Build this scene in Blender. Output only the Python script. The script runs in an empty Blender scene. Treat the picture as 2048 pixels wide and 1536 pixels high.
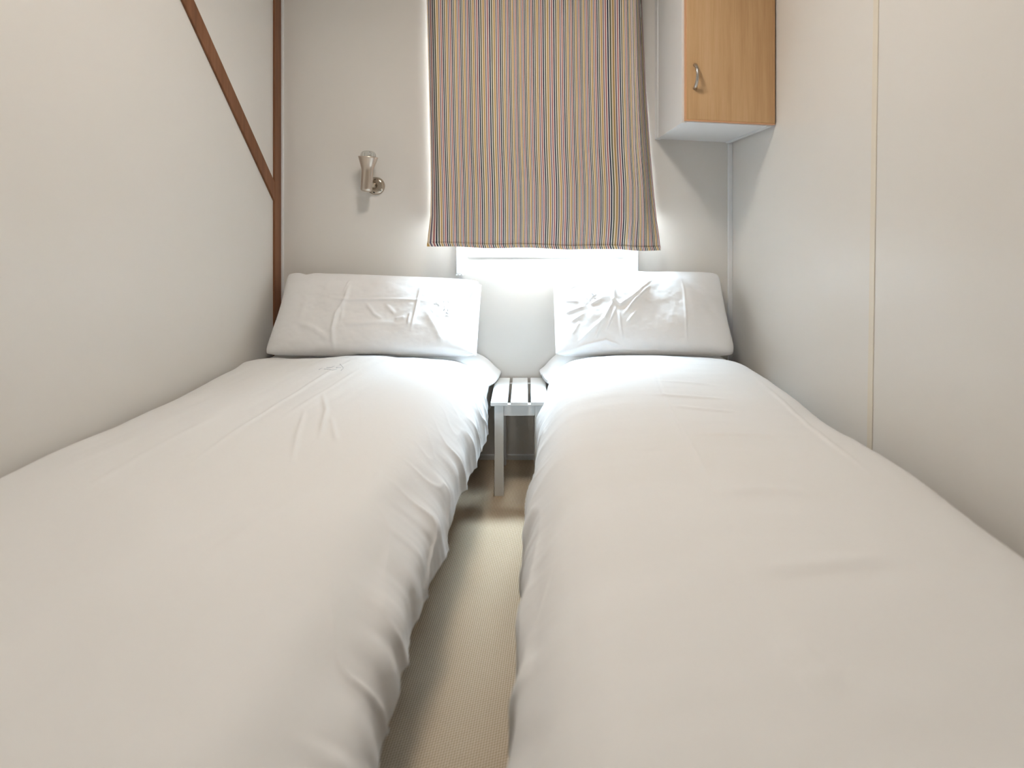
import bpy, bmesh, math, random
import numpy as np
from mathutils import Vector, Matrix

random.seed(4)
S = bpy.context.scene
C = S.collection

# ------------------------------------------------------------------ camera
F, VX, VY, H = 1100.0, 1070.0, 440.0, 0.926        # focal length (px), vanishing point (px), eye height (m)
WL, WR, WB, WF, CEIL = -0.985, 0.762, 2.13, -0.62, 2.12   # left/right/back/front wall, ceiling (m)

cam = bpy.data.cameras.new('camera')
cam_o = bpy.data.objects.new('camera', cam); C.objects.link(cam_o)
cam_o.location = (0, 0, H); cam_o.rotation_euler = (math.pi / 2, 0, 0)
cam.sensor_fit = 'HORIZONTAL'; cam.sensor_width = 36.0
cam.lens = 36.0 * F / 2048
cam.shift_x = (1024 - VX) / 2048
cam.shift_y = -(768 - VY) / 2048
cam.clip_start = 0.02
cam.dof.use_dof = True; cam.dof.focus_distance = 1.95; cam.dof.aperture_fstop = 2.6
S.camera = cam_o

# ------------------------------------------------------------------ world, daylight, exposure
w = bpy.data.worlds.new('sky'); S.world = w; w.use_nodes = True
bg = w.node_tree.nodes['Background']
bg.inputs[0].default_value = (0.80, 0.90, 1.0, 1); bg.inputs[1].default_value = 1.0
S.view_settings.view_transform = 'Standard'; S.view_settings.look = 'None'
S.view_settings.gamma = 1.0; S.view_settings.exposure = 0.09
S.view_settings.use_curve_mapping = False

DAY_W, LAMP_W = 440.0, 9.6
day = bpy.data.lights.new('daylight', 'AREA'); day.shape = 'RECTANGLE'
day.size = 0.72; day.size_y = 1.2; day.energy = DAY_W; day.color = (0.64, 0.84, 1.0)
day_o = bpy.data.objects.new('daylight', day); C.objects.link(day_o)
day_o.location = (0.044, WB + 0.53, 1.42); day_o.rotation_euler = (-math.radians(42), 0, 0)   # sky light outside the window, from above
LAMP = (-0.11, 1.06, CEIL - 0.075)
room = bpy.data.lights.new('ceiling_lamp_light', 'AREA'); room.shape = 'DISK'
room.size = 0.28; room.energy = LAMP_W; room.color = (1.0, 0.92, 0.82)
room_o = bpy.data.objects.new('ceiling_lamp_light', room); C.objects.link(room_o)
room_o.location = (LAMP[0], LAMP[1], LAMP[2] - 0.012)

# ------------------------------------------------------------------ helpers
def at(px, py, Y):
    return Vector(((px - VX) / F * Y, Y, H - (py - VY) / F * Y))

def on_plane(px, py, p0, n):
    d = Vector(((px - VX) / F, 1.0, -(py - VY) / F)); o = Vector((0, 0, H))
    t = (Vector(p0) - o).dot(Vector(n)) / d.dot(Vector(n))
    return o + d * t

def tag(o, label=None, cat=None, group=None, kind=None):
    if label: o['label'] = label
    if cat: o['category'] = cat
    if group: o['group'] = group
    if kind: o['kind'] = kind
    return o

def empty(name, loc, label, cat, group=None):
    o = bpy.data.objects.new(name, None); C.objects.link(o)
    o.location = loc; o.empty_display_size = 0.1
    return tag(o, label, cat, group)

def link(name, me, mat, parent=None, smooth=False, bevel=0.0, seg=2, angle=35):
    o = bpy.data.objects.new(name, me); C.objects.link(o)
    if mat: me.materials.append(mat)
    if smooth:
        for p in me.polygons: p.use_smooth = True
    if bevel:
        m = o.modifiers.new('edge', 'BEVEL'); m.width = bevel; m.segments = seg
        m.limit_method = 'ANGLE'; m.angle_limit = math.radians(angle)
    if parent is not None:
        o.parent = parent
        o.matrix_parent_inverse = Matrix.Translation(-Vector(world_loc(parent)))
    return o

def world_loc(o):
    v = Vector(o.location)
    if o.parent is not None: pass
    return v

class MB:
    def __init__(self): self.v = []; self.f = []
    def add(self, vs, fs):
        k = len(self.v); self.v += [tuple(x) for x in vs]; self.f += [tuple(i + k for i in f) for f in fs]; return self
    def box(self, x0, x1, y0, y1, z0, z1, fn=None):
        vs = [(x, y, z) for x in (x0, x1) for y in (y0, y1) for z in (z0, z1)]
        if fn: vs = [fn(*p) for p in vs]
        return self.add(vs, [(0, 1, 3, 2), (4, 6, 7, 5), (0, 4, 5, 1), (2, 3, 7, 6), (0, 2, 6, 4), (1, 5, 7, 3)])
    def prism(self, poly, axis, a0, a1):
        # poly: list of 2D points; axis: 'x' extrudes along x with poly=(y,z)
        n = len(poly)
        vs = [(a, p[0], p[1]) for a in (a0, a1) for p in poly]
        fs = [tuple(range(n)), tuple(range(2 * n - 1, n - 1, -1))]
        fs += [(i, i + n, (i + 1) % n + n, (i + 1) % n) for i in range(n)]
        return self.add(vs, fs)
    def lathe(self, prof, base, axis=(0, 0, 1), seg=40):
        ax = Vector(axis).normalized(); q = Vector((0, 0, 1)).rotation_difference(ax); b = Vector(base)
        vs = []; fs = []; n = len(prof)
        for i in range(seg):
            a = 2 * math.pi * i / seg
            for r, h in prof:
                vs.append(b + q @ Vector((r * math.cos(a), r * math.sin(a), h)))
        for i in range(seg):
            j = (i + 1) % seg
            for k in range(n - 1):
                fs.append((i * n + k, j * n + k, j * n + k + 1, i * n + k + 1))
        return self.add(vs, fs)
    def tube(self, pts, rad, seg=10, cap=True):
        pts = [Vector(p) for p in pts]; n = len(pts); vs = []; fs = []
        rads = rad if isinstance(rad, (list, tuple)) else [rad] * n
        prev = None
        for i, p in enumerate(pts):
            t = (pts[min(i + 1, n - 1)] - pts[max(i - 1, 0)]).normalized()
            if prev is None:
                u = t.orthogonal().normalized()
            else:
                u = (prev - t * prev.dot(t)).normalized()
            prev = u; v = t.cross(u)
            for k in range(seg):
                a = 2 * math.pi * k / seg
                vs.append(p + (u * math.cos(a) + v * math.sin(a)) * rads[i])
        for i in range(n - 1):
            for k in range(seg):
                fs.append((i * seg + k, i * seg + (k + 1) % seg, (i + 1) * seg + (k + 1) % seg, (i + 1) * seg + k))
        if cap:
            fs.append(tuple(range(seg - 1, -1, -1))); fs.append(tuple(range((n - 1) * seg, n * seg)))
        return self.add(vs, fs)
    def mesh(self, name):
        me = bpy.data.meshes.new(name); me.from_pydata(self.v, [], self.f); me.update()
        bm = bmesh.new(); bm.from_mesh(me)
        bmesh.ops.recalc_face_normals(bm, faces=bm.faces); bm.to_mesh(me); bm.free()
        return me
    def build(self, name, mat, parent=None, **k):
        return link(name, self.mesh(name), mat, parent, **k)

def grid_mesh(name, P, closed=False, uv=None):
    n, m, _ = P.shape
    me = bpy.data.meshes.new(name)
    idx = np.arange(n * m).reshape(n, m)
    f = np.stack([idx[:-1, :-1], idx[1:, :-1], idx[1:, 1:], idx[:-1, 1:]], -1).reshape(-1, 4)
    me.from_pydata(P.reshape(-1, 3).tolist(), [], f.tolist())
    if uv is not None:
        L = me.uv_layers.new(name='UVMap')
        U = uv.reshape(-1, 2)
        loops = np.empty(len(me.loops), dtype=np.int32); me.loops.foreach_get('vertex_index', loops)
        L.data.foreach_set('uv', U[loops].astype(np.float32).ravel())
    me.update()
    return me

_rng = np.random.RandomState(7)
_tab = _rng.rand(256, 256)
def vnoise(x, y):
    xi = np.floor(x).astype(int); yi = np.floor(y).astype(int)
    fx = x - xi; fy = y - yi
    fx = fx * fx * fx * (fx * (6 * fx - 15) + 10); fy = fy * fy * fy * (fy * (6 * fy - 15) + 10)
    g = lambda a, b: _tab[a % 256, b % 256]
    return ((g(xi, yi) * (1 - fx) + g(xi + 1, yi) * fx) * (1 - fy)
            + (g(xi, yi + 1) * (1 - fx) + g(xi + 1, yi + 1) * fx) * fy) * 2 - 1
def fbm(x, y, o=3):
    s = 0; a = 1.0
    for i in range(o):
        s = s + a * vnoise(x * 2 ** i + 17.3 * i, y * 2 ** i + 5.1 * i); a *= 0.5
    return s
def smooth(a, b, x):
    t = np.clip((x - a) / (b - a), 0, 1); return t * t * (3 - 2 * t)

def catmull(ctrl, n):
    ctrl = np.array(ctrl, float)
    p = np.vstack([2 * ctrl[0] - ctrl[1], ctrl, 2 * ctrl[-1] - ctrl[-2]])
    out = []
    for i in range(1, len(p) - 2):
        t = np.linspace(0, 1, 24, endpoint=False)[:, None]
        a, b, c, d = p[i - 1], p[i], p[i + 1], p[i + 2]
        out.append(0.5 * (2 * b + (c - a) * t + (2 * a - 5 * b + 4 * c - d) * t ** 2 + (-a + 3 * b - 3 * c + d) * t ** 3))
    out.append(p[-2][None]); q = np.vstack(out)
    s = np.concatenate([[0], np.cumsum(np.linalg.norm(np.diff(q, axis=0), axis=1))])
    u = np.linspace(0, s[-1], n)
    return np.stack([np.interp(u, s, q[:, k]) for k in range(q.shape[1])], -1)

def ridge(X, Y, line, amp, wid, fade=0.25):
    """height of a crease along a polyline, tapering at both ends"""
    line = np.array(line, float)
    seglen = np.linalg.norm(np.diff(line, axis=0), axis=1); tot = seglen.sum(); s0 = 0
    best = np.full(X.shape, 1e9); bs = np.zeros(X.shape)
    for i in range(len(line) - 1):
        a, b = line[i], line[i + 1]; d = b - a; L2 = (d * d).sum() + 1e-12
        t = np.clip(((X - a[0]) * d[0] + (Y - a[1]) * d[1]) / L2, 0, 1)
        ds = (X - a[0] - t * d[0]) ** 2 + (Y - a[1] - t * d[1]) ** 2
        m = ds < best; best = np.where(m, ds, best); bs = np.where(m, (s0 + t * seglen[i]) / tot, bs); s0 += seglen[i]
    tp = smooth(0, fade, bs) * smooth(0, fade, 1 - bs)
    return amp * np.exp(-best / wid ** 2) * (0.15 + 0.85 * tp)

# ------------------------------------------------------------------ materials
def mat(name, col, rough=0.5, metal=0.0, spec=0.5, sheen=0.0):
    m = bpy.data.materials.new(name); m.use_nodes = True
    b = m.node_tree.nodes['Principled BSDF']
    b.inputs['Base Color'].default_value = (*col, 1); b.inputs['Roughness'].default_value = rough
    b.inputs['Metallic'].default_value = metal; b.inputs['Specular IOR Level'].default_value = spec
    if sheen: b.inputs['Sheen Weight'].default_value = sheen
    return m
def N(m, t, **kw):
    n = m.node_tree.nodes.new(t)
    for k, v in kw.items(): setattr(n, k, v)
    return n
def L(m, a, b): m.node_tree.links.new(a, b)
def bsdf(m): return m.node_tree.nodes['Principled BSDF']
def bump(m, height, strength, dist):
    b = N(m, 'ShaderNodeBump'); b.inputs['Strength'].default_value = strength; b.inputs['Distance'].default_value = dist
    L(m, height, b.inputs['Height']); L(m, b.outputs[0], bsdf(m).inputs['Normal'])
def coords(m, scale=(1, 1, 1), rot=(0, 0, 0)):
    t = N(m, 'ShaderNodeTexCoord'); mp = N(m, 'ShaderNodeMapping')
    mp.inputs['Scale'].default_value = scale; mp.inputs['Rotation'].default_value = rot
    L(m, t.outputs['Object'], mp.inputs['Vector']); return mp.outputs[0]
def noise(m, vec, scale, detail=3, rough=0.5):
    n = N(m, 'ShaderNodeTexNoise'); n.inputs['Scale'].default_value = scale
    n.inputs['Detail'].default_value = detail; n.inputs['Roughness'].default_value = rough
    L(m, vec, n.inputs['Vector']); return n.outputs['Fac']
def ramp(m, fac, stops, interp='LINEAR'):
    r = N(m, 'ShaderNodeValToRGB'); r.color_ramp.interpolation = interp; e = r.color_ramp.elements
    while len(e) < len(stops): e.new(0.5)
    for el, (p, c) in zip(e, stops): el.position = p; el.color = (*c, 1)
    L(m, fac, r.inputs[0]); return r.outputs[0]

def wall_mat(name, col):
    m = mat(name, col, 0.36, spec=0.42)
    v = coords(m, (9, 9, 0.35)); n1 = noise(m, v, 1.0, 2)            # faint vertical ripple of the panelling
    v2 = coords(m, (1, 1, 1)); n2 = noise(m, v2, 260, 2)
    ad = N(m, 'ShaderNodeMath', operation='MULTIPLY_ADD'); L(m, n2, ad.inputs[0]); ad.inputs[1].default_value = 0.02; L(m, n1, ad.inputs[2])
    bump(m, ad.outputs[0], 0.25, 0.006); return m
M_wall = wall_mat('wall_panel', (0.75, 0.725, 0.69))
M_ceil = mat('ceiling_white', (0.80, 0.78, 0.74), 0.6)
M_white = mat('white_trim', (0.80, 0.80, 0.79), 0.35)
M_cream = mat('cream_joint_strip', (0.76, 0.70, 0.60), 0.4)
M_joint = mat('panel_joint', (0.68, 0.67, 0.64), 0.5)
M_pvc = mat('white_plastic', (0.86, 0.87, 0.88), 0.32)
M_paint = mat('white_painted_wood', (0.83, 0.83, 0.82), 0.38)
M_lam = mat('white_laminate', (0.80, 0.80, 0.80), 0.4)
M_dark = mat('dark_hole', (0.02, 0.02, 0.02), 0.6)

def wood(name, c0, c1, c2, axis='z', rough=0.45, sc=1.0):
    m = mat(name, c1, rough, spec=0.35)
    st = {'z': (38 * sc, 38 * sc, 1.6 * sc), 'd': (38 * sc, 38 * sc, 1.6 * sc)}[axis]
    v = coords(m, st); a = noise(m, v, 1.0, 5, 0.6)
    v2 = coords(m, (260 * sc, 260 * sc, 9 * sc)); b = noise(m, v2, 1.0, 2, 0.6)
    v3 = coords(m, (5 * sc, 5 * sc, 0.9 * sc)); c = noise(m, v3, 1.0, 2)
    s1 = N(m, 'ShaderNodeMath', operation='MULTIPLY_ADD'); L(m, b, s1.inputs[0]); s1.inputs[1].default_value = 0.45; L(m, a, s1.inputs[2])
    s2 = N(m, 'ShaderNodeMath', operation='MULTIPLY_ADD'); L(m, c, s2.inputs[0]); s2.inputs[1].default_value = 0.7; L(m, s1.outputs[0], s2.inputs[2])
    mr = N(m, 'ShaderNodeMapRange'); mr.inputs[1].default_value = 0.70; mr.inputs[2].default_value = 1.45; L(m, s2.outputs[0], mr.inputs[0])
    col = ramp(m, mr.outputs[0], [(0.0, c0), (0.5, c1), (1.0, c2)])
    L(m, col, bsdf(m).inputs['Base Color']); bump(m, s1.outputs[0], 0.12, 0.001); return m
M_oak = wood('oak_veneer', (0.48, 0.285, 0.135), (0.60, 0.385, 0.20), (0.68, 0.46, 0.27))
M_oak_edge = mat('oak_edging', (0.66, 0.36, 0.19), 0.45)
M_walnut = wood('brown_wood_trim', (0.125, 0.050, 0.022), (0.20, 0.082, 0.036), (0.27, 0.12, 0.058), sc=1.2)

def fabric(name, col, rough=0.85, big=0.25):
    m = mat(name, col, rough, spec=0.25, sheen=0.15)
    v = coords(m); a = noise(m, v, 900, 1); b = noise(m, v, 55, 4, 0.6)
    s = N(m, 'ShaderNodeMath', operation='MULTIPLY_ADD'); L(m, a, s.inputs[0]); s.inputs[1].default_value = 0.12; L(m, b, s.inputs[2])
    bump(m, s.outputs[0], big, 0.002); return m
M_linen = fabric('white_cotton', (0.84, 0.835, 0.83))
M_pil = fabric('pillow_cotton', (0.86, 0.86, 0.865), big=0.2)
M_thread = mat('grey_embroidery_thread', (0.64, 0.67, 0.71), 0.6)
M_matt = mat('mattress_ticking', (0.75, 0.74, 0.72), 0.8)
M_base = mat('bed_base_board', (0.30, 0.22, 0.16), 0.6)

# carpet: diagonal woven cord
M_carpet = mat('woven_carpet', (0.40, 0.28, 0.17), 0.95, spec=0.1, sheen=0.1)
def _carpet(m):
    v = coords(m, (1, 1, 1), (0, 0, math.radians(38)))
    sx = N(m, 'ShaderNodeSeparateXYZ'); L(m, v, sx.inputs[0])
    def s(sock, k):
        a = N(m, 'ShaderNodeMath', operation='MULTIPLY'); L(m, sock, a.inputs[0]); a.inputs[1].default_value = k
        b = N(m, 'ShaderNodeMath', operation='SINE'); L(m, a.outputs[0], b.inputs[0]); return b.outputs[0]
    p = N(m, 'ShaderNodeMath', operation='MULTIPLY'); L(m, s(sx.outputs[0], 2 * math.pi / 0.0058), p.inputs[0]); L(m, s(sx.outputs[1], 2 * math.pi / 0.0085), p.inputs[1])
    mr = N(m, 'ShaderNodeMapRange'); mr.inputs[1].default_value = -1; mr.inputs[2].default_value = 1; L(m, p.outputs[0], mr.inputs[0])
    n = noise(m, coords(m), 420, 2); n2 = noise(m, coords(m), 6, 3)
    q = N(m, 'ShaderNodeMath', operation='MULTIPLY_ADD'); L(m, n, q.inputs[0]); q.inputs[1].default_value = 0.55; L(m, mr.outputs[0], q.inputs[2])
    col = ramp(m, q.outputs[0], [(0.25, (0.33, 0.21, 0.11)), (0.75, (0.60, 0.45, 0.295)), (1.0, (0.76, 0.63, 0.48))])
    L(m, col, bsdf(m).inputs['Base Color']); bump(m, q.outputs[0], 0.5, 0.003)
_carpet(M_carpet)

def metal(name, col, rough, aniso=0.0):
    m = mat(name, col, rough, 1.0)
    v = coords(m, (30, 30, 900)); bump(m, noise(m, v, 1.0, 2), 0.05, 0.0005)
    bsdf(m).inputs['Anisotropic'].default_value = aniso; return m
M_nickel = metal('brushed_nickel', (0.60, 0.53, 0.46), 0.28, 0.5)
M_steel = metal('satin_steel', (0.52, 0.50, 0.48), 0.32)
M_chrome = metal('polished_nickel', (0.50, 0.44, 0.37), 0.15)

def clear(name, tint=(1, 1, 1), gl=0.12):
    m = bpy.data.materials.new(name); m.use_nodes = True; nt = m.node_tree; nt.nodes.clear()
    o = nt.nodes.new('ShaderNodeOutputMaterial'); mx = nt.nodes.new('ShaderNodeMixShader')
    t = nt.nodes.new('ShaderNodeBsdfTransparent'); g = nt.nodes.new('ShaderNodeBsdfGlossy')
    t.inputs[0].default_value = (*tint, 1); g.inputs['Roughness'].default_value = 0.02
    fr = nt.nodes.new('ShaderNodeFresnel'); fr.inputs[0].default_value = 1.45
    ge = nt.nodes.new('ShaderNodeNewGeometry'); k = nt.nodes.new('ShaderNodeMath'); k.operation = 'SUBTRACT'; k.inputs[0].default_value = 1
    nt.links.new(ge.outputs['Backfacing'], k.inputs[1])
    q = nt.nodes.new('ShaderNodeMath'); q.operation = 'MULTIPLY'; nt.links.new(fr.outputs[0], q.inputs[0]); nt.links.new(k.outputs[0], q.inputs[1])
    nt.links.new(q.outputs[0], mx.inputs[0]); nt.links.new(t.outputs[0], mx.inputs[1]); nt.links.new(g.outputs[0], mx.inputs[2])
    nt.links.new(mx.outputs[0], o.inputs[0]); return m
M_pane = clear('window_glass')
M_bulb = mat('bulb_glass', (0.93, 0.95, 0.93), 0.04)
bsdf(M_bulb).inputs['Transmission Weight'].default_value = 0.75
M_diff = mat('lamp_diffuser', (0.9, 0.9, 0.88), 0.5)
bsdf(M_diff).inputs['Emission Color'].default_value = (1.0, 0.90, 0.77, 1); bsdf(M_diff).inputs['Emission Strength'].default_value = 6.0

# striped cotton: yellow, indigo, red, navy, green on cream, one repeat = 37 mm
M_curt = mat('striped_cotton', (0.8, 0.75, 0.7), 0.85, spec=0.2, sheen=0.1)
def _stripes(m):
    uv = N(m, 'ShaderNodeUVMap'); sx = N(m, 'ShaderNodeSeparateXYZ'); L(m, uv.outputs[0], sx.inputs[0])
    d = N(m, 'ShaderNodeMath', operation='DIVIDE'); L(m, sx.outputs[0], d.inputs[0]); d.inputs[1].default_value = 0.0372
    f = N(m, 'ShaderNodeMath', operation='FRACT'); L(m, d.outputs[0], f.inputs[0])
    W = (0.80, 0.73, 0.69); yel = (0.50, 0.31, 0.10); ind = (0.13, 0.12, 0.19); red = (0.40, 0.14, 0.14)
    nav = (0.014, 0.020, 0.055); grn = (0.065, 0.085, 0.055); Wl = (0.75, 0.75, 0.71); Wy = (0.78, 0.68, 0.54)
    st = [(0.0, yel), (0.105, Wy), (0.195, ind), (0.285, W), (0.38, red), (0.485, W), (0.575, nav), (0.68, Wl), (0.775, grn), (0.87, Wy)]
    col = ramp(m, f.outputs[0], st, 'CONSTANT')
    L(m, col, bsdf(m).inputs['Base Color'])
    v = coords(m); bump(m, noise(m, v, 700, 2), 0.2, 0.001)
_stripes(M_curt)

# ------------------------------------------------------------------ room shell
T = 0.08
def struct(mb, name, m, label, cat, **k):
    return tag(mb.build(name, m, **k), label, cat, kind='structure')
struct(MB().box(WL - T, WR + T, WF - T, WB + T, -0.06, 0.0), 'floor', M_carpet, 'beige brown woven carpet covering the floor between the beds', 'floor')
struct(MB().box(WL - T, WR + T, WF - T, WB + T, CEIL, CEIL + 0.06), 'ceiling', M_ceil, 'plain off-white ceiling over the whole room', 'ceiling')
struct(MB().box(WL - T, WL, WF, WB, 0, CEIL), 'wall_left', M_wall, 'cream wall panel along the left bed', 'wall')
struct(MB().box(WR, WR + T, WF, WB, 0, CEIL), 'wall_right', M_wall, 'cream wall panel along the right bed', 'wall')
struct(MB().box(WL - T, WR + T, WF - T, WF, 0, CEIL), 'wall_front', M_wall, 'cream wall behind the camera at the foot of the beds', 'wall')
HX0, HX1, HZ0, HZ1 = -0.225, 0.312, 0.845, 1.78          # window hole
struct(MB().box(WL - T, HX0, WB, WB + T, 0, CEIL).box(HX1, WR + T, WB, WB + T, 0, CEIL)
       .box(HX0, HX1, WB, WB + T, 0, HZ0).box(HX0, HX1, WB, WB + T, HZ1, CEIL),
       'wall_back', M_wall, 'cream wall behind the pillows, holding the window', 'wall')

# window: flat white surround screwed to the wall, sash, glass
wx0, wx1 = -0.256, 0.343; wz0 = 0.781; wz1 = 1.84
win = MB(); fy0, fy1 = WB - 0.012, WB + 0.0
win.box(wx0, wx1, fy0, fy1, wz0, HZ0).box(wx0, wx1, fy0, fy1, HZ1, wz1).box(wx0, HX0, fy0, fy1, HZ0, HZ1).box(HX1, wx1, fy0, fy1, HZ0, HZ1)
win_o = struct(win, 'window_1', M_pvc, 'white framed window hidden behind the striped curtain', 'window', bevel=0.002)
sash = MB(); sy0, sy1 = WB + 0.03, WB + 0.065
sash.box(HX0, HX0 + 0.035, sy0, sy1, HZ0, HZ1).box(HX1 - 0.035, HX1, sy0, sy1, HZ0, HZ1)
sash.box(HX0 + 0.035, HX1 - 0.035, sy0, sy1, HZ0, HZ0 + 0.03).box(HX0 + 0.035, HX1 - 0.035, sy0, sy1, HZ1 - 0.035, HZ1)
sash.build('sash', M_pvc, win_o, bevel=0.003)
MB().box(HX0 + 0.03, HX1 - 0.03, WB + 0.045, WB + 0.05, HZ0 + 0.025, HZ1 - 0.03).build('glass_pane', M_pane, win_o)
for px, py in ((950, 501), (1234, 504)):
    p = at(px, py, fy0)
    MB().lathe([(0.0, 0.0012), (0.0016, 0.001), (0.0022, 0.0)], p, (0, -1, 0), 12).build('screw', M_steel, win_o)

# corner and panel trims
struct(MB().box(WL, WL + 0.014, WB - 0.010, WB, 0, CEIL), 'trim_1', M_white, 'narrow white corner trim beside the brown wood strip', 'trim', bevel=0.002)
struct(MB().box(WR - 0.017, WR, WB - 0.010, WB, 0, CEIL), 'trim_2', M_pvc, 'narrow white corner trim below the wall cabinet', 'trim', bevel=0.002)
ty0, ty1 = 2.066, 2.118
struct(MB().box(WL, WL + 0.008, ty0, ty1, 0, CEIL), 'trim_3', M_walnut, 'upright brown wood strip in the left corner', 'trim', bevel=0.0015)
# 45 degree strip meeting the upright
zb, zt = 0.997, 1.068
yt = ty0 - (CEIL - zb) ; yt2 = ty0 - (CEIL - zt)
dg = MB().prism([(ty0, zb), (ty0, zt), (yt2, CEIL), (yt, CEIL)], 'x', WL, WL + 0.008)
dgo = struct(dg, 'trim_4', M_walnut, 'slanting brown wood strip rising from the left corner upright', 'trim', bevel=0.0015)
# right wall joint: cream strip, leaning very slightly
def lean(x, y, z): return (x, y - 0.024 * (z - 0.48), z)
struct(MB().box(WR - 0.0018, WR, 1.240, 1.259, 0, CEIL, lean), 'trim_5', M_cream, 'thin cream joint strip running up the right wall', 'trim', bevel=0.0012)
struct(MB().box(0.116, 0.1185, WB - 0.0015, WB, 0.02, wz0), 'trim_6', M_joint, 'hairline panel joint in the wall below the window', 'trim')
struct(MB().box(WL + 0.014, WR - 0.014, WB - 0.010, WB, 0.0, 0.020), 'baseboard_back', M_white, 'low white baseboard along the wall behind the small table', 'baseboard', bevel=0.002)

# ------------------------------------------------------------------ window blind guide rails
rb = empty('window_blind', (0.045, WB, 0.72), 'white window blind with side guide rails showing below the striped curtain', 'blind')
for x0, x1, z0 in ((at(912, 0, 2.105).x, at(927, 0, 2.105).x, at(0, 548, 2.105).z), (at(1262, 0, 2.105).x, at(1277, 0, 2.105).x, at(0, 548, 2.105).z)):
    r = MB().box(x0, x1, WB - 0.026, WB, z0, 1.86).build('guide_rail', M_pvc, rb, bevel=0.003)
    MB().box(x0 - 0.001, x1 + 0.001, WB - 0.027, WB - 0.0005, z0 - 0.006, z0).build('end_cap', M_pvc, r, bevel=0.002)
    h = MB()
    for hx in (0.3, 0.72): h.lathe([(0, 0.0006), (0.0013, 0.0006), (0.0016, 0)], (x0 + (x1 - x0) * hx, WB - 0.027, z0 - 0.003), (0, -1, 0), 10)
    h.build('screw_hole', M_dark, r)
MB().box(-0.30, 0.33, WB - 0.055, WB, 1.86, 1.93).build('cassette', M_pvc, rb, bevel=0.004)

# ------------------------------------------------------------------ curtain
CY = 2.012
cu = empty('curtain', (0.03, CY, 0.82), 'multicolour pinstriped cotton curtain hanging over the window', 'curtain')
cz_top = 1.90
def curtain_grid(zlist, off=0.0):
    nS = 420; zz = np.array(zlist); nz = len(zz)
    S_ = np.linspace(0, 1, nS)[:, None] * np.ones((1, nz)); Z = np.ones((nS, 1)) * zz[None]
    t = smooth(1.75, 0.82, Z) ; tl = np.clip((1.75 - Z) / 0.93, 0, 1)            # 0 at the frame's top, 1 at the hem
    k = CY / F
    # left edge, fold line and right edge in metres along the wall, following the photo's outline
    zc = [0.80, 0.83, 0.88, 0.94, 1.05, 1.20, 1.45, 1.75, 1.9]
    le_edge = np.interp(Z, zc, np.array([853, 854, 857, 861, 862, 861, 858, 854, 853]) - VX) * k
    fo = np.interp(Z, zc, np.array([1271, 1271, 1273, 1275, 1275, 1270, 1266, 1263, 1262]) - VX) * k
    ri = np.interp(Z, zc, np.array([1323, 1321, 1318, 1313, 1307, 1300, 1291, 1284, 1282]) - VX) * k
    s1 = 0.885                                                                    # share of the cloth left of the fold
    a = np.clip(S_ / s1, 0, 1)
    # compress stripes near both ends of the main panel
    warp = a + 0.010 * np.sin(2 * np.pi * a * 3.2 + 0.6) * np.sin(np.pi * a)
    warp = warp + 0.020 * np.exp(-((a - 0.93) / 0.05) ** 2) - 0.0
    warp = np.clip(warp, 0, 1)
    le = (np.interp(Z, [0.82, 1.2, 1.9], [868.0, 861.0, 853.0]) - VX) * k
    X = le + (fo - le) * warp + (le_edge - le) * np.exp(-a / 0.022)
    b = np.clip((S_ - s1) / (1 - s1), 0, 1)
    X = np.where(S_ > s1, fo + (ri - fo) * b, X)
    # soft folds in depth; both edges turn back towards the wall higher up
    Y = CY + 0.006 * np.sin(2 * np.pi * (a * 2.3 + 0.15)) * (0.5 + 0.5 * tl) + 0.004 * np.sin(2 * np.pi * a * 5.3 + 1.0 + 1.5 * tl)
    Y = Y - 0.010 * np.exp(-((a - 0.955) / 0.020) ** 2) * (0.6 + 0.4 * tl) + 0.010 * np.exp(-((a - 0.905) / 0.016) ** 2)
    back = 0.12 * smooth(0.86, 1.02, Z) + 0.02
    Y = Y + np.where(S_ > s1, back * smooth(0.35, 1.0, b), 0)
    Y = Y + (0.12 * smooth(0.84, 0.97, Z) + 0.004) * smooth(0.035, 0.0, a)
    Y = np.minimum(Y, WB - 0.011)
    X = X * Y / CY
    Y = np.where((X > -0.31) & (X < 0.404), np.minimum(Y, WB - 0.033), Y)
    # hem sags a little to the right
    Zo = Z - 0.0145 * S_ * smooth(1.3, 0.82, Z)
    Zo = Zo + 0.0018 * np.sin(S_ * 19) * smooth(0.95, 0.82, Z)
    Y = Y + off
    # stripes lean slightly down to the right
    U = S_ * 0.945 + 0.003
    U = U - (1 - tl) * 0.010 * np.sin(np.pi * S_) 
    # where the flap at the right is narrow (near the top) fewer stripes show
    UV = np.stack([U, Z], -1)
    return np.stack([X, Y, Zo], -1), UV
P, UV = curtain_grid(np.concatenate([np.linspace(cz_top, 1.0, 70), np.linspace(0.99, 0.842, 26)]))
pan = link('fabric_panel', grid_mesh('fabric_panel', P, uv=UV), M_curt, cu, smooth=True)
sm = pan.modifiers.new('thickness', 'SOLIDIFY'); sm.thickness = 0.0012
P, UV = curtain_grid(np.linspace(0.843, 0.8285, 8), -0.0008)
UV[..., 0] -= np.linspace(0, 0.0045, 8)[None, :]
hem = link('hem', grid_mesh('hem', P, uv=UV), M_curt, cu, smooth=True)
sm = hem.modifiers.new('thickness', 'SOLIDIFY'); sm.thickness = 0.0026
MB().tube([(-0.46, CY + 0.004, 1.905), (0.46, CY + 0.004, 1.905)], 0.009, 16).build('curtain_rod', M_pvc, cu, smooth=True)
for x in (-0.44, 0.44): MB().box(x - 0.008, x + 0.008, CY, WB, 1.893, 1.917).build('rod_bracket', M_pvc, cu, bevel=0.002)

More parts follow.
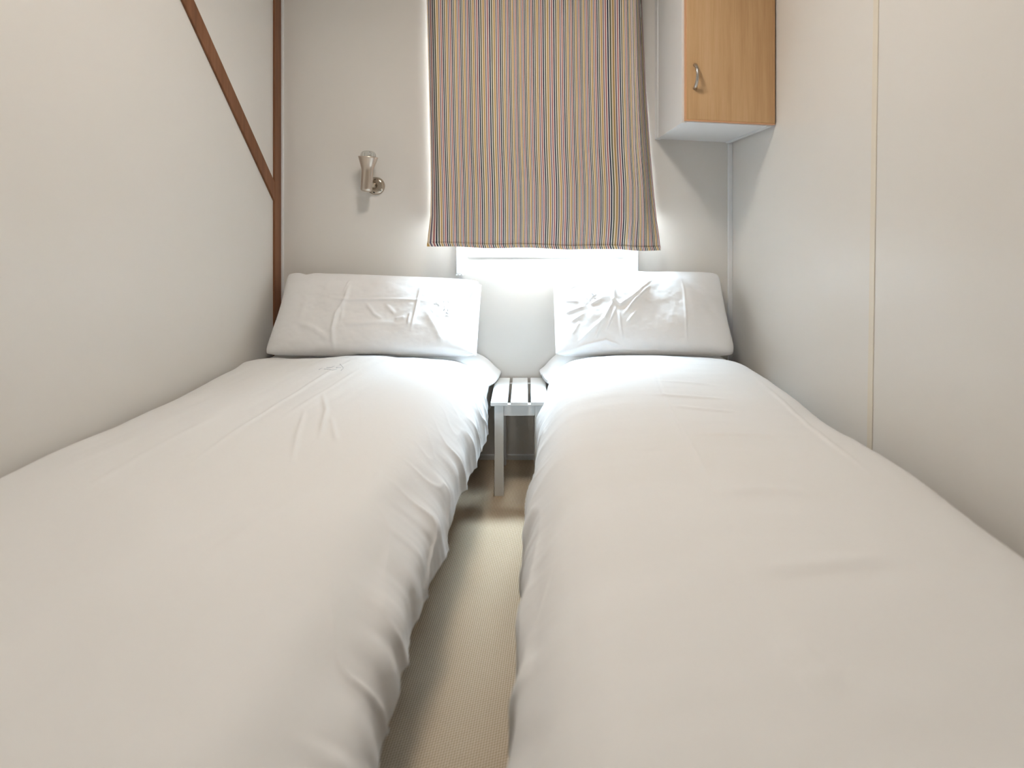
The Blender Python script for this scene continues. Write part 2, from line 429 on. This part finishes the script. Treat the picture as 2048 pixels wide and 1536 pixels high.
# ------------------------------------------------------------------ wall lamp
ly = 2.062
lp = at(752, 372, WB)
lamp = empty('wall_lamp', (lp.x, WB, lp.z), 'unlit brushed metal spotlight on the wall left of the curtain', 'lamp')
rose = MB().lathe([(0, 0.014), (0.022, 0.014), (0.031, 0.011), (0.0345, 0.005), (0.035, 0.0)], (lp.x, WB, lp.z), (0, -1, 0), 48).build('wall_plate', M_chrome, lamp, smooth=True)
for dx, dz, r, m in ((-0.004, -0.024, 0.0042, M_dark), (0.021, -0.004, 0.0036, M_steel), (0.0, 0.022, 0.0042, M_dark)):
    MB().lathe([(0, 0.0012), (r * 0.8, 0.001), (r, 0)], (lp.x + dx, WB - 0.0125, lp.z + dz), (0, -1, 0), 16).build('screw', m, rose, smooth=True)
b0 = at(732.5, 384, ly); b1 = at(737, 314, ly)
axis = (b1 - b0).normalized(); axis = (axis + Vector((0, -0.03, 0))).normalized(); ln = (b1 - b0).length
arm_end = b0 + axis * 0.032
MB().tube([(lp.x, WB - 0.010, lp.z), (lp.x - 0.004, WB - 0.024, lp.z + 0.002), arm_end], [0.010, 0.009, 0.008], 16).build('swivel_arm', M_chrome, lamp, smooth=True)
r1, r2 = 0.0212, 0.0365
body = [(0.0, 0.0), (0.010, 0.0005), (0.017, 0.003), (0.0205, 0.008), (r1, 0.014), (r1, ln * 0.60), (0.0218, ln * 0.655), (0.0262, ln * 0.76), (0.0315, ln * 0.88),
        (0.0350, ln * 0.965), (r2, ln), (r2 - 0.0015, ln + 0.0004), (0.033, ln - 0.004), (0.026, ln - 0.020), (0.0, ln - 0.026)]
MB().lathe(body, b0, axis, 56).build('lamp_body', M_nickel, lamp, smooth=True)
bq = b0 + axis * (ln - 0.012)
bulb = MB().lathe([(0.013, -0.010), (0.022, 0.0), (0.0275, 0.010), (0.0280, 0.018), (0.0265, 0.025), (0.022, 0.031), (0.012, 0.0345), (0.0, 0.0352)], bq, axis, 40).build('bulb', M_bulb, lamp, smooth=True)
ring = MB()
for k in range(14):
    a = 2 * math.pi * k / 14
    q = Vector((0, 0, 1)).rotation_difference(axis)
    ring.tube([bq + q @ Vector((0.0262 * math.cos(a), 0.0262 * math.sin(a), 0.012)), bq + q @ Vector((0.0240 * math.cos(a), 0.0240 * math.sin(a), 0.026))], 0.0012, 6)
ring.build('bulb_flutes', M_bulb, bulb, smooth=True)

# ------------------------------------------------------------------ wall cabinet
cy = 1.735
cx0, cx1 = 0.468, WR - 0.008
cz = at(0, 243, cy).z
def cs(x, y, z): return (x, y, z - 0.050 * (x - 0.468))      # the unit hangs a little out of level
cab = empty('wall_cabinet', (0.61, WB, cz), 'oak-fronted white cabinet hung in the upper right corner', 'cabinet')
th = 0.016; ct = CEIL - 0.02
MB().box(cx0, cx0 + th, cy + 0.018, WB, cz + 0.0, ct, cs).build('side_panel', M_lam, cab, bevel=0.001)
MB().box(cx1 - th, cx1, cy + 0.018, WB, cz, ct, cs).build('side_panel', M_lam, cab, bevel=0.001)
MB().box(cx0 + th, cx1 - th, cy + 0.020, WB - 0.002, cz + 0.003, cz + 0.003 + th, cs).build('bottom_panel', M_lam, cab, bevel=0.001)
MB().box(cx0 + th, cx1 - th, cy + 0.020, WB, ct - th, ct, cs).build('top_panel', M_lam, cab)
MB().box(cx0 - 0.004, cx0 + 0.0, WB - 0.045, WB, cz + 0.001, ct, cs).build('batten', M_pvc, cab, bevel=0.001)
dx0, dx1 = at(1371, 0, cy).x, at(1551, 0, cy).x
dz0 = at(0, 240, cy).z
door = MB().box(dx0 + 0.003, dx1 - 0.001, cy - 0.0005, cy + 0.016, dz0 + 0.003, ct - 0.004, cs).build('door', M_oak, cab, bevel=0.0015)
ed = MB().box(dx0, dx0 + 0.003, cy, cy + 0.0165, dz0, ct - 0.004, cs).box(dx0 + 0.003, dx1 - 0.001, cy, cy + 0.0165, dz0, dz0 + 0.003, cs)
ed.build('edging', M_oak_edge, door)
hp = []
h0 = at(1389.5, 130, cy); h1 = at(1389.5, 177, cy)
for i in range(25):
    t = i / 24; bow = math.sin(math.pi * t) ** 0.55 * 0.030
    p = h0.lerp(h1, t); hp.append((p.x + 0.0, cy - bow, p.z))
MB().tube(hp, [0.0042 + 0.0012 * abs(math.cos(math.pi * i / 24)) for i in range(25)], 14).build('handle', M_steel, door, smooth=True)

# ------------------------------------------------------------------ side table
tz = 0.319; tyf, tyb = 1.832, 2.118
tab = empty('side_table', (-0.05, 1.84, 0), 'small white slatted wooden table standing between the two beds', 'table')
sl = ((-0.148, -0.0915), (-0.0815, -0.0235), (-0.0135, 0.043))
for a, b in sl: MB().box(a, b, tyf, tyb, tz - 0.013, tz).build('slat', M_paint, tab, bevel=0.002)
tl0, tl1 = -0.136, 0.031; lw = 0.031
for x in (tl0, tl1 - lw):
    for y in (tyf + 0.012, tyb - 0.012 - lw):
        MB().box(x, x + lw, y, y + lw, 0, tz - 0.013).build('leg', M_paint, tab, bevel=0.0015)
ah = 0.038
for y in (tyf + 0.016, tyb - 0.036):
    MB().box(tl0 + lw, tl1 - lw, y, y + 0.018, tz - 0.013 - ah, tz - 0.013).build('apron', M_paint, tab, bevel=0.001)
for x in (tl0 + 0.005, tl1 - 0.021):
    MB().box(x, x + 0.016, tyf + 0.012 + lw, tyb - 0.012 - lw, tz - 0.013 - ah, tz - 0.013).build('apron', M_paint, tab, bevel=0.001)

tab.rotation_euler = (0, 0, math.radians(0.9))

# ------------------------------------------------------------------ beds
def bed(x0, x1, label):
    b = empty('bed', ((x0 + x1) / 2, 1.15, 0), label, 'bed', 'single beds')
    MB().box(x0 + 0.02, x1 - 0.02, 0.29, 2.10, 0.14, 0.20).build('bed_base', M_base, b, bevel=0.004)
    MB().box(x0, x1, 0.27, 2.11, 0.20, 0.40).build('mattress', M_matt, b, bevel=0.04, seg=4)
    for x in (x0 + 0.05, x1 - 0.09):
        for y in (0.33, 2.02):
            MB().box(x, x + 0.04, y, y + 0.04, 0, 0.14).build('leg', M_base, b)
    return b
bed(WL + 0.045, -0.30, 'left single bed pushed against the wall with the brown strips')
bed(0.15, WR - 0.10, 'right single bed pushed against the wall below the cabinet')

CLOTH = []
def cloth(name, keys, yh, yf, hz, label, cat, group, creases=(), foot=True, hemw=0.012, dirn=(0.0, 1.0), seed=0.0, nu=420, nv=600, aisle=1, soft=1.0, side_amp=0.006):
    """cloth draped over a bed: keys = [(Y, [(x, z) from the wall to the aisle hem])]"""
    ys = np.array([k[0] for k in keys]); prof = np.stack([catmull(k[1], nu) for k in keys])    # K, nu, 2
    v = np.linspace(0, 1, nv)
    if foot:
        Lh = yh - yf; vl = v * (Lh + 0.30)
        ang = np.clip((vl - Lh) / 0.07, 0, math.pi / 2)
        Yv = np.where(vl < Lh, yh - vl, yf - 0.07 * np.sin(ang))
        drop = np.where(vl < Lh, 0, 0.07 * (1 - np.cos(ang)) + np.clip(vl - Lh - 0.07 * math.pi / 2, 0, None)) / 0.26
        drop = np.clip(drop, 0, 0.98)
    else:
        Yv = yh + (yf - yh) * v; drop = np.zeros(nv)
    o = np.argsort(ys); ys = ys[o]; prof = prof[o]
    Q = np.empty((nv, nu, 2))
    for i in range(nu):
        for c in range(2): Q[:, i, c] = np.interp(Yv, ys, prof[:, i, c])
    # smooth the interpolation along the length
    for _ in range(14):
        Q[1:-1] = 0.25 * Q[:-2] + 0.5 * Q[1:-1] + 0.25 * Q[2:]
    X = Q[..., 0]; Z = Q[..., 1]; Y = Yv[:, None] * np.ones((1, nu))
    ztop = Z.max(1, keepdims=True)
    # share of hanging side (0 on the top, 1 at the hem), aisle side only
    xm = 0.5 * (X.min() + X.max())
    side = np.clip((ztop - Z) / (ztop - hz), 0, 1) * ((X - xm) * aisle > 0)
    Z = hz + (Z - hz) * (1 - drop[:, None])
    # normal in the cross-section
    dx = np.gradient(X, axis=1); dz = np.gradient(Q[..., 1], axis=1); ln_ = np.sqrt(dx * dx + dz * dz) + 1e-9
    nx = -dz / ln_; nz = dx / ln_
    if aisle < 0: nx, nz = -nx, -nz
    sgn = 1.0
    # soft unevenness of the top, stretched along the press direction
    d = Vector((dirn[0], dirn[1])).normalized()
    A = X * d.x + Y * d.y; B = -X * d.y + Y * d.x
    h = soft * (0.0055 * fbm(A * 1.6 + seed, B * 7.0 + seed, 2) + 0.0012 * fbm(A * 6 + seed, B * 22, 2)) * (1 - 0.6 * side)
    h = h + 0.004 * fbm(X * 3 + seed + 9, Y * 3, 2)
    # folds that fall down the side
    arc = np.clip(side, 0, 1)
    q = Y - 0.11 * arc
    fol = 0.30 * np.sin(2 * np.pi * q / 0.14 + 4 * vnoise(q * 4 + seed, arc * 1.2)) + 0.9 * fbm(q * 8 + seed, arc * 1.1 + 3, 3) + 0.45 * vnoise(q * 30 + seed, arc * 1.3 + 8) + 0.2 * vnoise(q * 70 + seed, arc * 2 + 8) + 1.1 * (1 - np.abs(vnoise(q * 13 + 1.5 * vnoise(q * 3, arc * 2) + seed * 2, arc * 1.3 + 31))) ** 5
    h = h + side_amp * fol * smooth(0.10, 0.75, arc) * (1 - 0.7 * smooth(1.72, 1.82, Y))
    for line, amp, wid in creases:
        pts = [on_plane(px, py, (0, 0, 0.485), (0, 0, 1)) for px, py in line]
        h = h + ridge(X, Y, [(p.x, p.y) for p in pts], amp, wid) * (side < 0.5)
    X = X + nx * h; Z = Z + nz * h
    # uneven hem
    hw = hemw * (fbm(Y * 4.5 + seed, Y * 0 + seed, 2))
    Z = Z + hw * smooth(0.5, 1.0, arc)
    if foot:
        Y = Y - 0.008 * fbm(X * 9 + seed, Z * 2, 2) * (drop[:, None] > 0.1)
    X = np.clip(X, WL + 0.0035, WR - 0.0035); Y = np.minimum(Y, WB - 0.004)
    P = np.stack([X, Y, Z], -1)
    me = grid_mesh(name, P)
    o = link(name, me, M_linen, smooth=True)
    if nz.mean() < 0: me.flip_normals()
    s = o.modifiers.new('thickness', 'SOLIDIFY'); s.thickness = 0.004; s.offset = -1
    tag(o, label, cat, group)
    CLOTH.append(P)
    return o

def Lp(e, hx, hz, top=0.487, wall=0.458):
    # left bed cross-section: e = x of the turned edge at the top, hx/hz = hem
    return [(WL + 0.006, 0.33), (WL + 0.008, 0.41), (WL + 0.022, wall - 0.008), (-0.93, wall + 0.006), (-0.80, 0.35 * wall + 0.65 * top), (-0.60, top), (-0.44, top - 0.002), (e - 0.11, top - 0.012),
            (e - 0.048, top - 0.036), (e - 0.004, top - 0.082), (hx - 0.004, top - 0.145), (hx, hz)]
HZ = 0.255
left_keys = [(1.93, Lp(-0.160, -0.170, HZ, 0.442, 0.430)), (1.87, Lp(-0.165, -0.165, HZ, 0.461, 0.448)), (1.80, Lp(-0.168, -0.156, HZ, 0.478, 0.462)), (1.74, Lp(-0.172, -0.150, HZ, 0.486)), (1.5, Lp(-0.192, -0.160, HZ)), (1.30, Lp(-0.215, -0.178, HZ)),
             (1.1, Lp(-0.225, -0.187, HZ)), (0.85, Lp(-0.23, -0.190, HZ)), (0.6, Lp(-0.235, -0.196, HZ)), (0.2, Lp(-0.24, -0.20, HZ))]
lc = [([(701, 725), (615, 771), (500, 844), (378, 929)], 0.0035, 0.006), ([(720, 740), (640, 790), (560, 840)], 0.002, 0.006),
      ([(646, 790), (652, 819), (640, 874)], 0.004, 0.005), ([(609, 819), (595, 870), (585, 920)], 0.003, 0.005),
      ([(661, 832), (673, 880)], 0.003, 0.005), ([(520, 1000), (430, 1060), (330, 1120)], 0.0022, 0.010),
      ([(430, 830), (300, 900), (150, 985)], 0.002, 0.010), ([(765, 905), (735, 960)], 0.0015, 0.006),
      ([(640, 960), (520, 1040), (400, 1120)], 0.0025, 0.014)]
cloth('duvet', left_keys, 1.92, 0.22, HZ, 'long white duvet covering the left bed, its right side hanging to the aisle', 'duvet', 'white duvets', lc, dirn=(-0.25, -1.0), seed=3.1)

def Rp(e, hx, hz, top=0.484, wall=0.36):
    return [(WR - 0.006, 0.24), (WR - 0.008, wall - 0.05), (WR - 0.018, wall), (WR - 0.058, wall + (top - wall) * 0.58), (WR - 0.125, top - 0.016), (0.45, top - 0.003), (0.28, top), (e + 0.105, top - 0.012),
            (e + 0.046, top - 0.034), (e + 0.006, top - 0.080), (hx + 0.005, top - 0.145), (hx, hz)]
RZ = 0.25
right_keys = [(1.93, Rp(0.050, 0.066, RZ, 0.442, 0.36)), (1.87, Rp(0.052, 0.064, RZ, 0.461, 0.37)), (1.82, Rp(0.050, 0.060, RZ, 0.475)), (1.74, Rp(0.042, 0.026, RZ)), (1.60, Rp(0.04, 0.006, RZ)), (1.42, Rp(0.030, 0.003, RZ)), (1.22, Rp(0.022, -0.002, RZ)), (1.09, Rp(0.010, -0.016, RZ)),
              (1.02, Rp(0.014, -0.010, RZ)), (0.9, Rp(0.012, -0.014, 0.235)), (0.8, Rp(0.004, -0.024, 0.22)), (0.66, Rp(0.0, -0.029, 0.22)), (0.2, Rp(-0.004, -0.035, 0.22))]
rc = [([(1296, 790), (1380, 793), (1454, 795)], 0.0035, 0.008), ([(1339, 812), (1486, 820)], 0.0025, 0.008), ([(1300, 762), (1440, 768)], 0.002, 0.008),
      ([(1367, 873), (1470, 872), (1584, 873)], 0.003, 0.010), ([(1280, 895), (1400, 893)], 0.002, 0.010), ([(1432, 988), (1540, 985), (1639, 991)], 0.003, 0.012),
      ([(1486, 1152), (1640, 1140), (1802, 1119)], 0.003, 0.014), ([(1563, 1320), (1633, 1310)], 0.003, 0.014), ([(1600, 1370), (1690, 1350)], 0.003, 0.016),
      ([(1307, 733), (1323, 782), (1367, 863), (1450, 1020)], 0.0012, 0.004), ([(1601, 934), (1568, 988)], 0.0015, 0.005), ([(1460, 1050), (1480, 1100)], 0.0015, 0.006),
      ([(1505, 742), (1580, 805), (1670, 890), (1760, 965)], 0.0025, 0.006)]
cloth('duvet', right_keys, 1.92, 0.22, RZ, 'long white duvet covering the right bed, its left side hanging to the aisle', 'duvet', 'white duvets', rc, dirn=(1.0, 0.12), seed=11.7, aisle=-1, soft=0.7)

# bottom sheets showing past the duvets at the head
def Ls(d, top=0.434): return [(WL + 0.008, 0.32), (WL + 0.010, 0.40), (WL + 0.03, top - 0.010), (-0.85, top - 0.002), (-0.60, top), (-0.42, top - 0.001), (-0.30, top - 0.003), (-0.225 + d, 0.414), (-0.184 + d, 0.390),
                              (-0.154 + d, 0.360), (-0.133 + d, 0.338), (-0.159 + 0.7 * d, 0.322), (-0.164 + 0.7 * d, 0.296), (-0.161 + 0.7 * d, 0.225)]
cloth('bed_sheet', [(2.122, Ls(0.0)), (2.04, Ls(-0.004)), (1.99, Ls(-0.014)), (1.93, Ls(-0.044))], 2.122, 1.935, 0.225,
      'white bottom sheet hanging over the side of the left bed at the head', 'sheet', 'bottom sheets', foot=False, seed=21.0, nu=240, nv=60, soft=0.3, side_amp=0.0012, hemw=0.005)
def Rs(d, top=0.434): return [(WR - 0.008, 0.24), (WR - 0.010, 0.30), (WR - 0.025, 0.36), (WR - 0.07, 0.412), (0.60, top - 0.006), (0.40, top), (0.20, top - 0.003), (0.105 + d, 0.414), (0.068 + d, 0.392),
                              (0.038 + d, 0.362), (0.018 + d, 0.343), (0.052 + 0.7 * d, 0.325), (0.060 + 0.7 * d, 0.298), (0.058 + 0.7 * d, 0.225)]
cloth('bed_sheet', [(2.122, Rs(0.0)), (2.04, Rs(0.004)), (1.99, Rs(0.014)), (1.93, Rs(0.044))], 2.122, 1.935, 0.225,
      'white bottom sheet hanging over the side of the right bed at the head', 'sheet', 'bottom sheets', foot=False, seed=31.0, nu=240, nv=60, aisle=-1, soft=0.3, side_amp=0.0012, hemw=0.005)

# ------------------------------------------------------------------ pillows
def pillow(label, corners, thick, creases, seed, open_side, flap_x, pinch, stitch, dip=0.0):
    """corners: bottom-left, bottom-right, top-right, top-left (world); open_side +1 right / -1 left"""
    bl, br, tr, tl = [Vector(c) for c in corners]
    nu, nv = 240, 150
    nrm = (br - bl).cross(tl - bl).normalized()
    if nrm.y > 0: nrm = -nrm
    u = np.linspace(-1, 1, nu)[:, None] * np.ones((1, nv)); v = np.linspace(-1, 1, nv)[None] * np.ones((nu, 1))
    def base(u, v):
        su = (u + 1) / 2; sv = (v + 1) / 2
        co = lambda k: (1 - su) * (1 - sv) * bl[k] + su * (1 - sv) * br[k] + su * sv * tr[k] + (1 - su) * sv * tl[k]
        return co(0), co(1), co(2)
    # sides drawn in between the corners
    um = u.copy()
    pr, pl = pinch
    um = np.where(u > 0, u * (1 - pr * (1 - np.abs(v) ** 2.2)), u * (1 - pl * (1 - np.abs(v) ** 2.2)))
    vm = v * (1 - 0.035 * (1 - np.abs(u) ** 2.5) * (v > 0)) + 0.012 * vnoise(u * 3.2 + seed, v * 0 + seed) * (v > 0.0) * np.abs(v) ** 2
    um = um * (1 - 0.022 * np.abs(v) ** 14) + 0.006 * vnoise(v * 4.0 + seed * 3, u * 0 + seed) * np.abs(u) ** 6
    vm = vm * (1 - 0.05 * np.abs(u) ** 16) - dip * np.exp(-((u + 0.80) / 0.06) ** 2) * (v > 0) * np.abs(v) ** 3
    bx, by, bz = base(um, vm)
    fu = np.clip(1 - np.abs(u) ** 3.0, 0, 1) ** 0.42; fv_b = np.clip(1 - np.abs(v) ** 2.6, 0, 1) ** np.where(v < 0, 0.30, 0.46)
    prof = fu * fv_b
    # world plane coordinates for the creases
    n0 = Vector(nrm); o0 = (bl + br + tr + tl) / 4 + n0 * (thick * 0.42)
    ex = (br - bl).normalized(); ey = n0.cross(ex)
    if ey.z < 0: ey = -ey
    PA = (bx - o0.x) * ex.x + (by - o0.y) * ex.y + (bz - o0.z) * ex.z
    PB = (bx - o0.x) * ey.x + (by - o0.y) * ey.y + (bz - o0.z) * ey.z
    h = thick * 0.5 * prof + 0.005 * fbm(PA * 9 + seed, PB * 9, 3) * prof + 0.0007 * fbm(PA * 40 + seed, PB * 55, 2) * prof
    for line, amp, wid in creases:
        pts = []
        for px, py in line:
            w_ = on_plane(px, py, o0, n0) - o0; pts.append((w_.dot(ex), w_.dot(ey)))
        h = h + ridge(PA, PB, pts, amp, wid) * np.clip(prof * 2, 0, 1)
    hb = -thick * 0.36 * prof * (0.25 + 0.75 * smooth(-1.0, -0.1, v))
    front = np.stack([bx + n0.x * h, by + n0.y * h, bz + n0.z * h], -1)
    back = np.stack([bx + n0.x * hb, by + n0.y * hb, bz + n0.z * hb], -1)
    for A in (front, back): A[..., 1] = np.minimum(A[..., 1], WB - 0.006)
    # the pillow rests on the bedding below it
    bed_pts = np.vstack([c.reshape(-1, 3)[(c.reshape(-1, 3)[:, 1] > 1.74) & (c.reshape(-1, 3)[:, 2] > 0.33)][::2] for c in CLOTH])
    bed_pts = bed_pts[(bed_pts[:, 0] > bl.x - 0.08) & (bed_pts[:, 0] < br.x + 0.08)]
    def rest(A):
        flat = A.reshape(-1, 3); low = np.where(flat[:, 2] < 0.53)[0]
        for c in range(0, len(low), 400):
            ii = low[c:c + 400]
            d2 = (flat[ii, 0][:, None] - bed_pts[:, 0]) ** 2 + (flat[ii, 1][:, None] - bed_pts[:, 1]) ** 2
            near = np.where(d2 < 0.006 ** 2, bed_pts[:, 2], -1).max(1)
            flat[ii, 2] = np.maximum(flat[ii, 2], near + 0.0035)
    rest(front); rest(back)
    me = bpy.data.meshes.new('pillow')
    idx = np.arange(nu * nv).reshape(nu, nv)
    f = np.stack([idx[:-1, :-1], idx[1:, :-1], idx[1:, 1:], idx[:-1, 1:]], -1).reshape(-1, 4)
    ib = idx + nu * nv
    fb = np.stack([ib[:-1, :-1], ib[:-1, 1:], ib[1:, 1:], ib[1:, :-1]], -1).reshape(-1, 4)
    me.from_pydata(np.vstack([front.reshape(-1, 3), back.reshape(-1, 3)]).tolist(), [], np.vstack([f, fb]).tolist())
    bm = bmesh.new(); bm.from_mesh(me); bmesh.ops.remove_doubles(bm, verts=bm.verts, dist=0.0004)
    bmesh.ops.recalc_face_normals(bm, faces=bm.faces); bm.to_mesh(me); bm.free()
    o = link('pillow', me, M_pil, smooth=True)
    tag(o, label, 'pillow', 'pillows on the beds')
    # open end of the pillowcase: a loose back sheet past the stuffed front
    vv = np.linspace(-0.88, 0.985, 60)[None] * np.ones((24, 1)); tt = np.linspace(0, 1, 24)[:, None] * np.ones((1, 60))
    ue = np.ones_like(vv) * open_side * 0.93
    px_, py_, pz_ = base(ue * (1 - (pr if open_side > 0 else pl) * (1 - np.abs(vv) ** 2.2)), vv)
    ex_, ey_, ez_ = base(np.ones_like(vv) * open_side * flap_x, vv)
    wob = 0.004 * vnoise(vv * 3 + seed, tt * 2) + 0.003
    fx = px_ + (ex_ - px_) * tt; fy_ = py_ + (ey_ - py_) * tt; fz = pz_ + (ez_ - pz_) * tt
    off = -0.030 * np.sin(np.pi * tt * 0.5) - 0.004 + wob
    FP = np.stack([fx + n0.x * off, np.minimum(fy_ + n0.y * off, WB - 0.006), fz + n0.z * off], -1)
    FP = np.ascontiguousarray(FP); rest(FP)
    fl = link('pillowcase_flap', grid_mesh('pillowcase_flap', FP), M_pil, o, smooth=True)
    sd = fl.modifiers.new('thickness', 'SOLIDIFY'); sd.thickness = 0.002
    # stitched sprig
    mb = MB()
    tree_front = front.reshape(-1, 3)
    for st in stitch:
        pts = []
        for px, py in st:
            d = np.array([(px - VX) / F, 1.0, -(py - VY) / F]); r = tree_front - np.array([0, 0, H])
            t = (r @ d) / (d @ d); dist = np.linalg.norm(r - t[:, None] * d, axis=1)
            k = int(np.argmin(dist)); pts.append(Vector(d * t[k]) + Vector((0, 0, H)) + n0 * 0.0012)
        mb.tube(pts, 0.0007, 5)
    e = mb.build('embroidery', M_thread, o, smooth=True); e['label'] = 'small grey stitched sprig'
    return o

R43 = lambda x, y, Y: at(x, y, Y)
left_stitch = [[(868, 607), (874, 609), (880, 603)], [(872, 604), (879, 612)], [(886, 603), (889, 604)], [(895, 600), (898, 606), (896, 610), (903, 611)], [(901, 605), (904, 608)],
               [(889, 611), (890, 618), (887, 621)], [(896, 615), (896, 622)], [(892, 624), (897, 628)], [(891, 630), (899, 631)], [(861, 619), (866, 625)], [(905, 596), (903, 601)]]
lcre = [([(702, 562), (692, 602), (675, 630), (666, 660), (665, 700)], 0.007, 0.007), ([(660, 596), (692, 603), (787, 600), (860, 601)], 0.005, 0.006),
        ([(842, 567), (832, 620), (822, 660)], 0.005, 0.005), ([(822, 625), (816, 652)], 0.005, 0.005), ([(685, 650), (760, 647), (812, 650)], 0.004, 0.009),
        ([(732, 607), (750, 630), (765, 640)], 0.005, 0.006), ([(772, 610), (792, 630)], 0.004, 0.006), ([(700, 560), (688, 590)], 0.003, 0.004), ([(595, 645), (630, 660), (660, 680)], 0.004, 0.010),
        ([(850, 617), (875, 660), (885, 690)], 0.005, 0.012), ([(690, 606), (683, 645)], 0.003, 0.005), ([(790, 640), (812, 636)], 0.004, 0.006), ([(610, 600), (600, 640)], 0.003, 0.012)]
pillow('white pillow leaning on the wall at the head of the left bed', (at(527, 711, 1.885), at(951, 714, 1.88), at(962, 560, 2.085), at(577, 545, 2.085)), 0.135, lcre, 2.2, 1, 0.998, (0.135, 0.030), left_stitch, 0.05)
right_stitch = [[(1162, 577), (1166, 580), (1164, 584), (1167, 588), (1165, 592), (1168, 597), (1167, 604), (1170, 607)], [(1161, 595), (1164, 598)], [(1170, 607), (1176, 602), (1184, 593), (1193, 588)],
                [(1174, 587), (1177, 589)], [(1181, 584), (1187, 590)], [(1172, 596), (1175, 597)], [(1157, 612), (1161, 608)], [(1188, 595), (1193, 596)]]
rcre = [([(1228, 560), (1227, 601), (1239, 611), (1270, 590), (1312, 551)], 0.006, 0.006), ([(1227, 601), (1209, 637), (1152, 685)], 0.006, 0.006), ([(1302, 570), (1270, 600), (1247, 630)], 0.006, 0.005),
        ([(1232, 615), (1212, 660)], 0.005, 0.004), ([(1204, 635), (1190, 680)], 0.004, 0.004), ([(1236, 620), (1240, 650), (1245, 678)], 0.004, 0.004), ([(1274, 620), (1252, 650)], 0.004, 0.004),
        ([(1147, 692), (1212, 679), (1255, 695)], 0.004, 0.005), ([(1362, 552), (1367, 585), (1375, 695)], 0.0025, 0.004), ([(1125, 594), (1160, 602)], 0.004, 0.006), ([(1128, 620), (1170, 612)], 0.004, 0.005),
        ([(1130, 575), (1165, 565)], 0.003, 0.006), ([(1140, 640), (1170, 625)], 0.003, 0.005), ([(1145, 665), (1160, 640)], 0.003, 0.005), ([(1180, 610), (1200, 600)], 0.004, 0.005), ([(1115, 693), (1280, 697), (1460, 703)], 0.004, 0.006)]
pillow('white pillow leaning on the wall at the head of the right bed', (at(1112, 713, 1.88), at(1471, 712, 1.88), at(1438, 546, 2.085), at(1106, 541, 2.085)), 0.135, rcre, 6.4, -1, 0.998, (0.018, 0.080), right_stitch)

# sprigs stitched on the duvets near the pillows
def sprig(strokes, duvet):
    mb = MB(); me = duvet.data
    co = np.empty(len(me.vertices) * 3); me.vertices.foreach_get('co', co); co = co.reshape(-1, 3)
    for st in strokes:
        pts = []
        for px, py in st:
            p = on_plane(px, py, (0, 0, 0.485), (0, 0, 1))
            for _ in range(4):
                k = int(np.argmin((co[:, 0] - p.x) ** 2 + (co[:, 1] - p.y) ** 2 + (co[:, 2] < 0.42) * 9)); p = on_plane(px, py, (0, 0, co[k, 2] + 0.0012), (0, 0, 1))
            pts.append(p)
        mb.tube(pts, 0.0006, 5)
    e = mb.build('embroidery', M_thread, duvet, smooth=True); e['label'] = 'small grey stitched sprig'
duvets = [o for o in C.objects if o.name.startswith('duvet')]
sprig([[(638, 739), (645, 736)], [(648, 738), (657, 738), (665, 740), (674, 738)], [(653, 735), (662, 735), (669, 732)], [(672, 735), (682, 735)], [(680, 728), (684, 732), (687, 736), (682, 741)]], duvets[0])
sprig([[(1296, 740), (1303, 738), (1310, 741), (1318, 738), (1326, 741), (1336, 741)], [(1304, 734), (1309, 738)], [(1312, 733), (1316, 736), (1322, 735)], [(1308, 728), (1311, 733)], [(1326, 736), (1332, 738)]], duvets[1])

# ------------------------------------------------------------------ ceiling lamp (above the frame)
cl = empty('ceiling_lamp', (LAMP[0], LAMP[1], CEIL), 'round white ceiling lamp fixed above the beds', 'lamp')
MB().lathe([(0, 0), (0.16, 0), (0.16, -0.03), (0.15, -0.04), (0, -0.04)], (LAMP[0], LAMP[1], CEIL), (0, 0, 1), 48).build('lamp_base', M_pvc, cl, smooth=False)
MB().lathe([(0.148, -0.04), (0.145, -0.052), (0.12, -0.064), (0.06, -0.071), (0.0, -0.073)], (LAMP[0], LAMP[1], CEIL), (0, 0, 1), 48).build('diffuser', M_diff, cl, smooth=True)
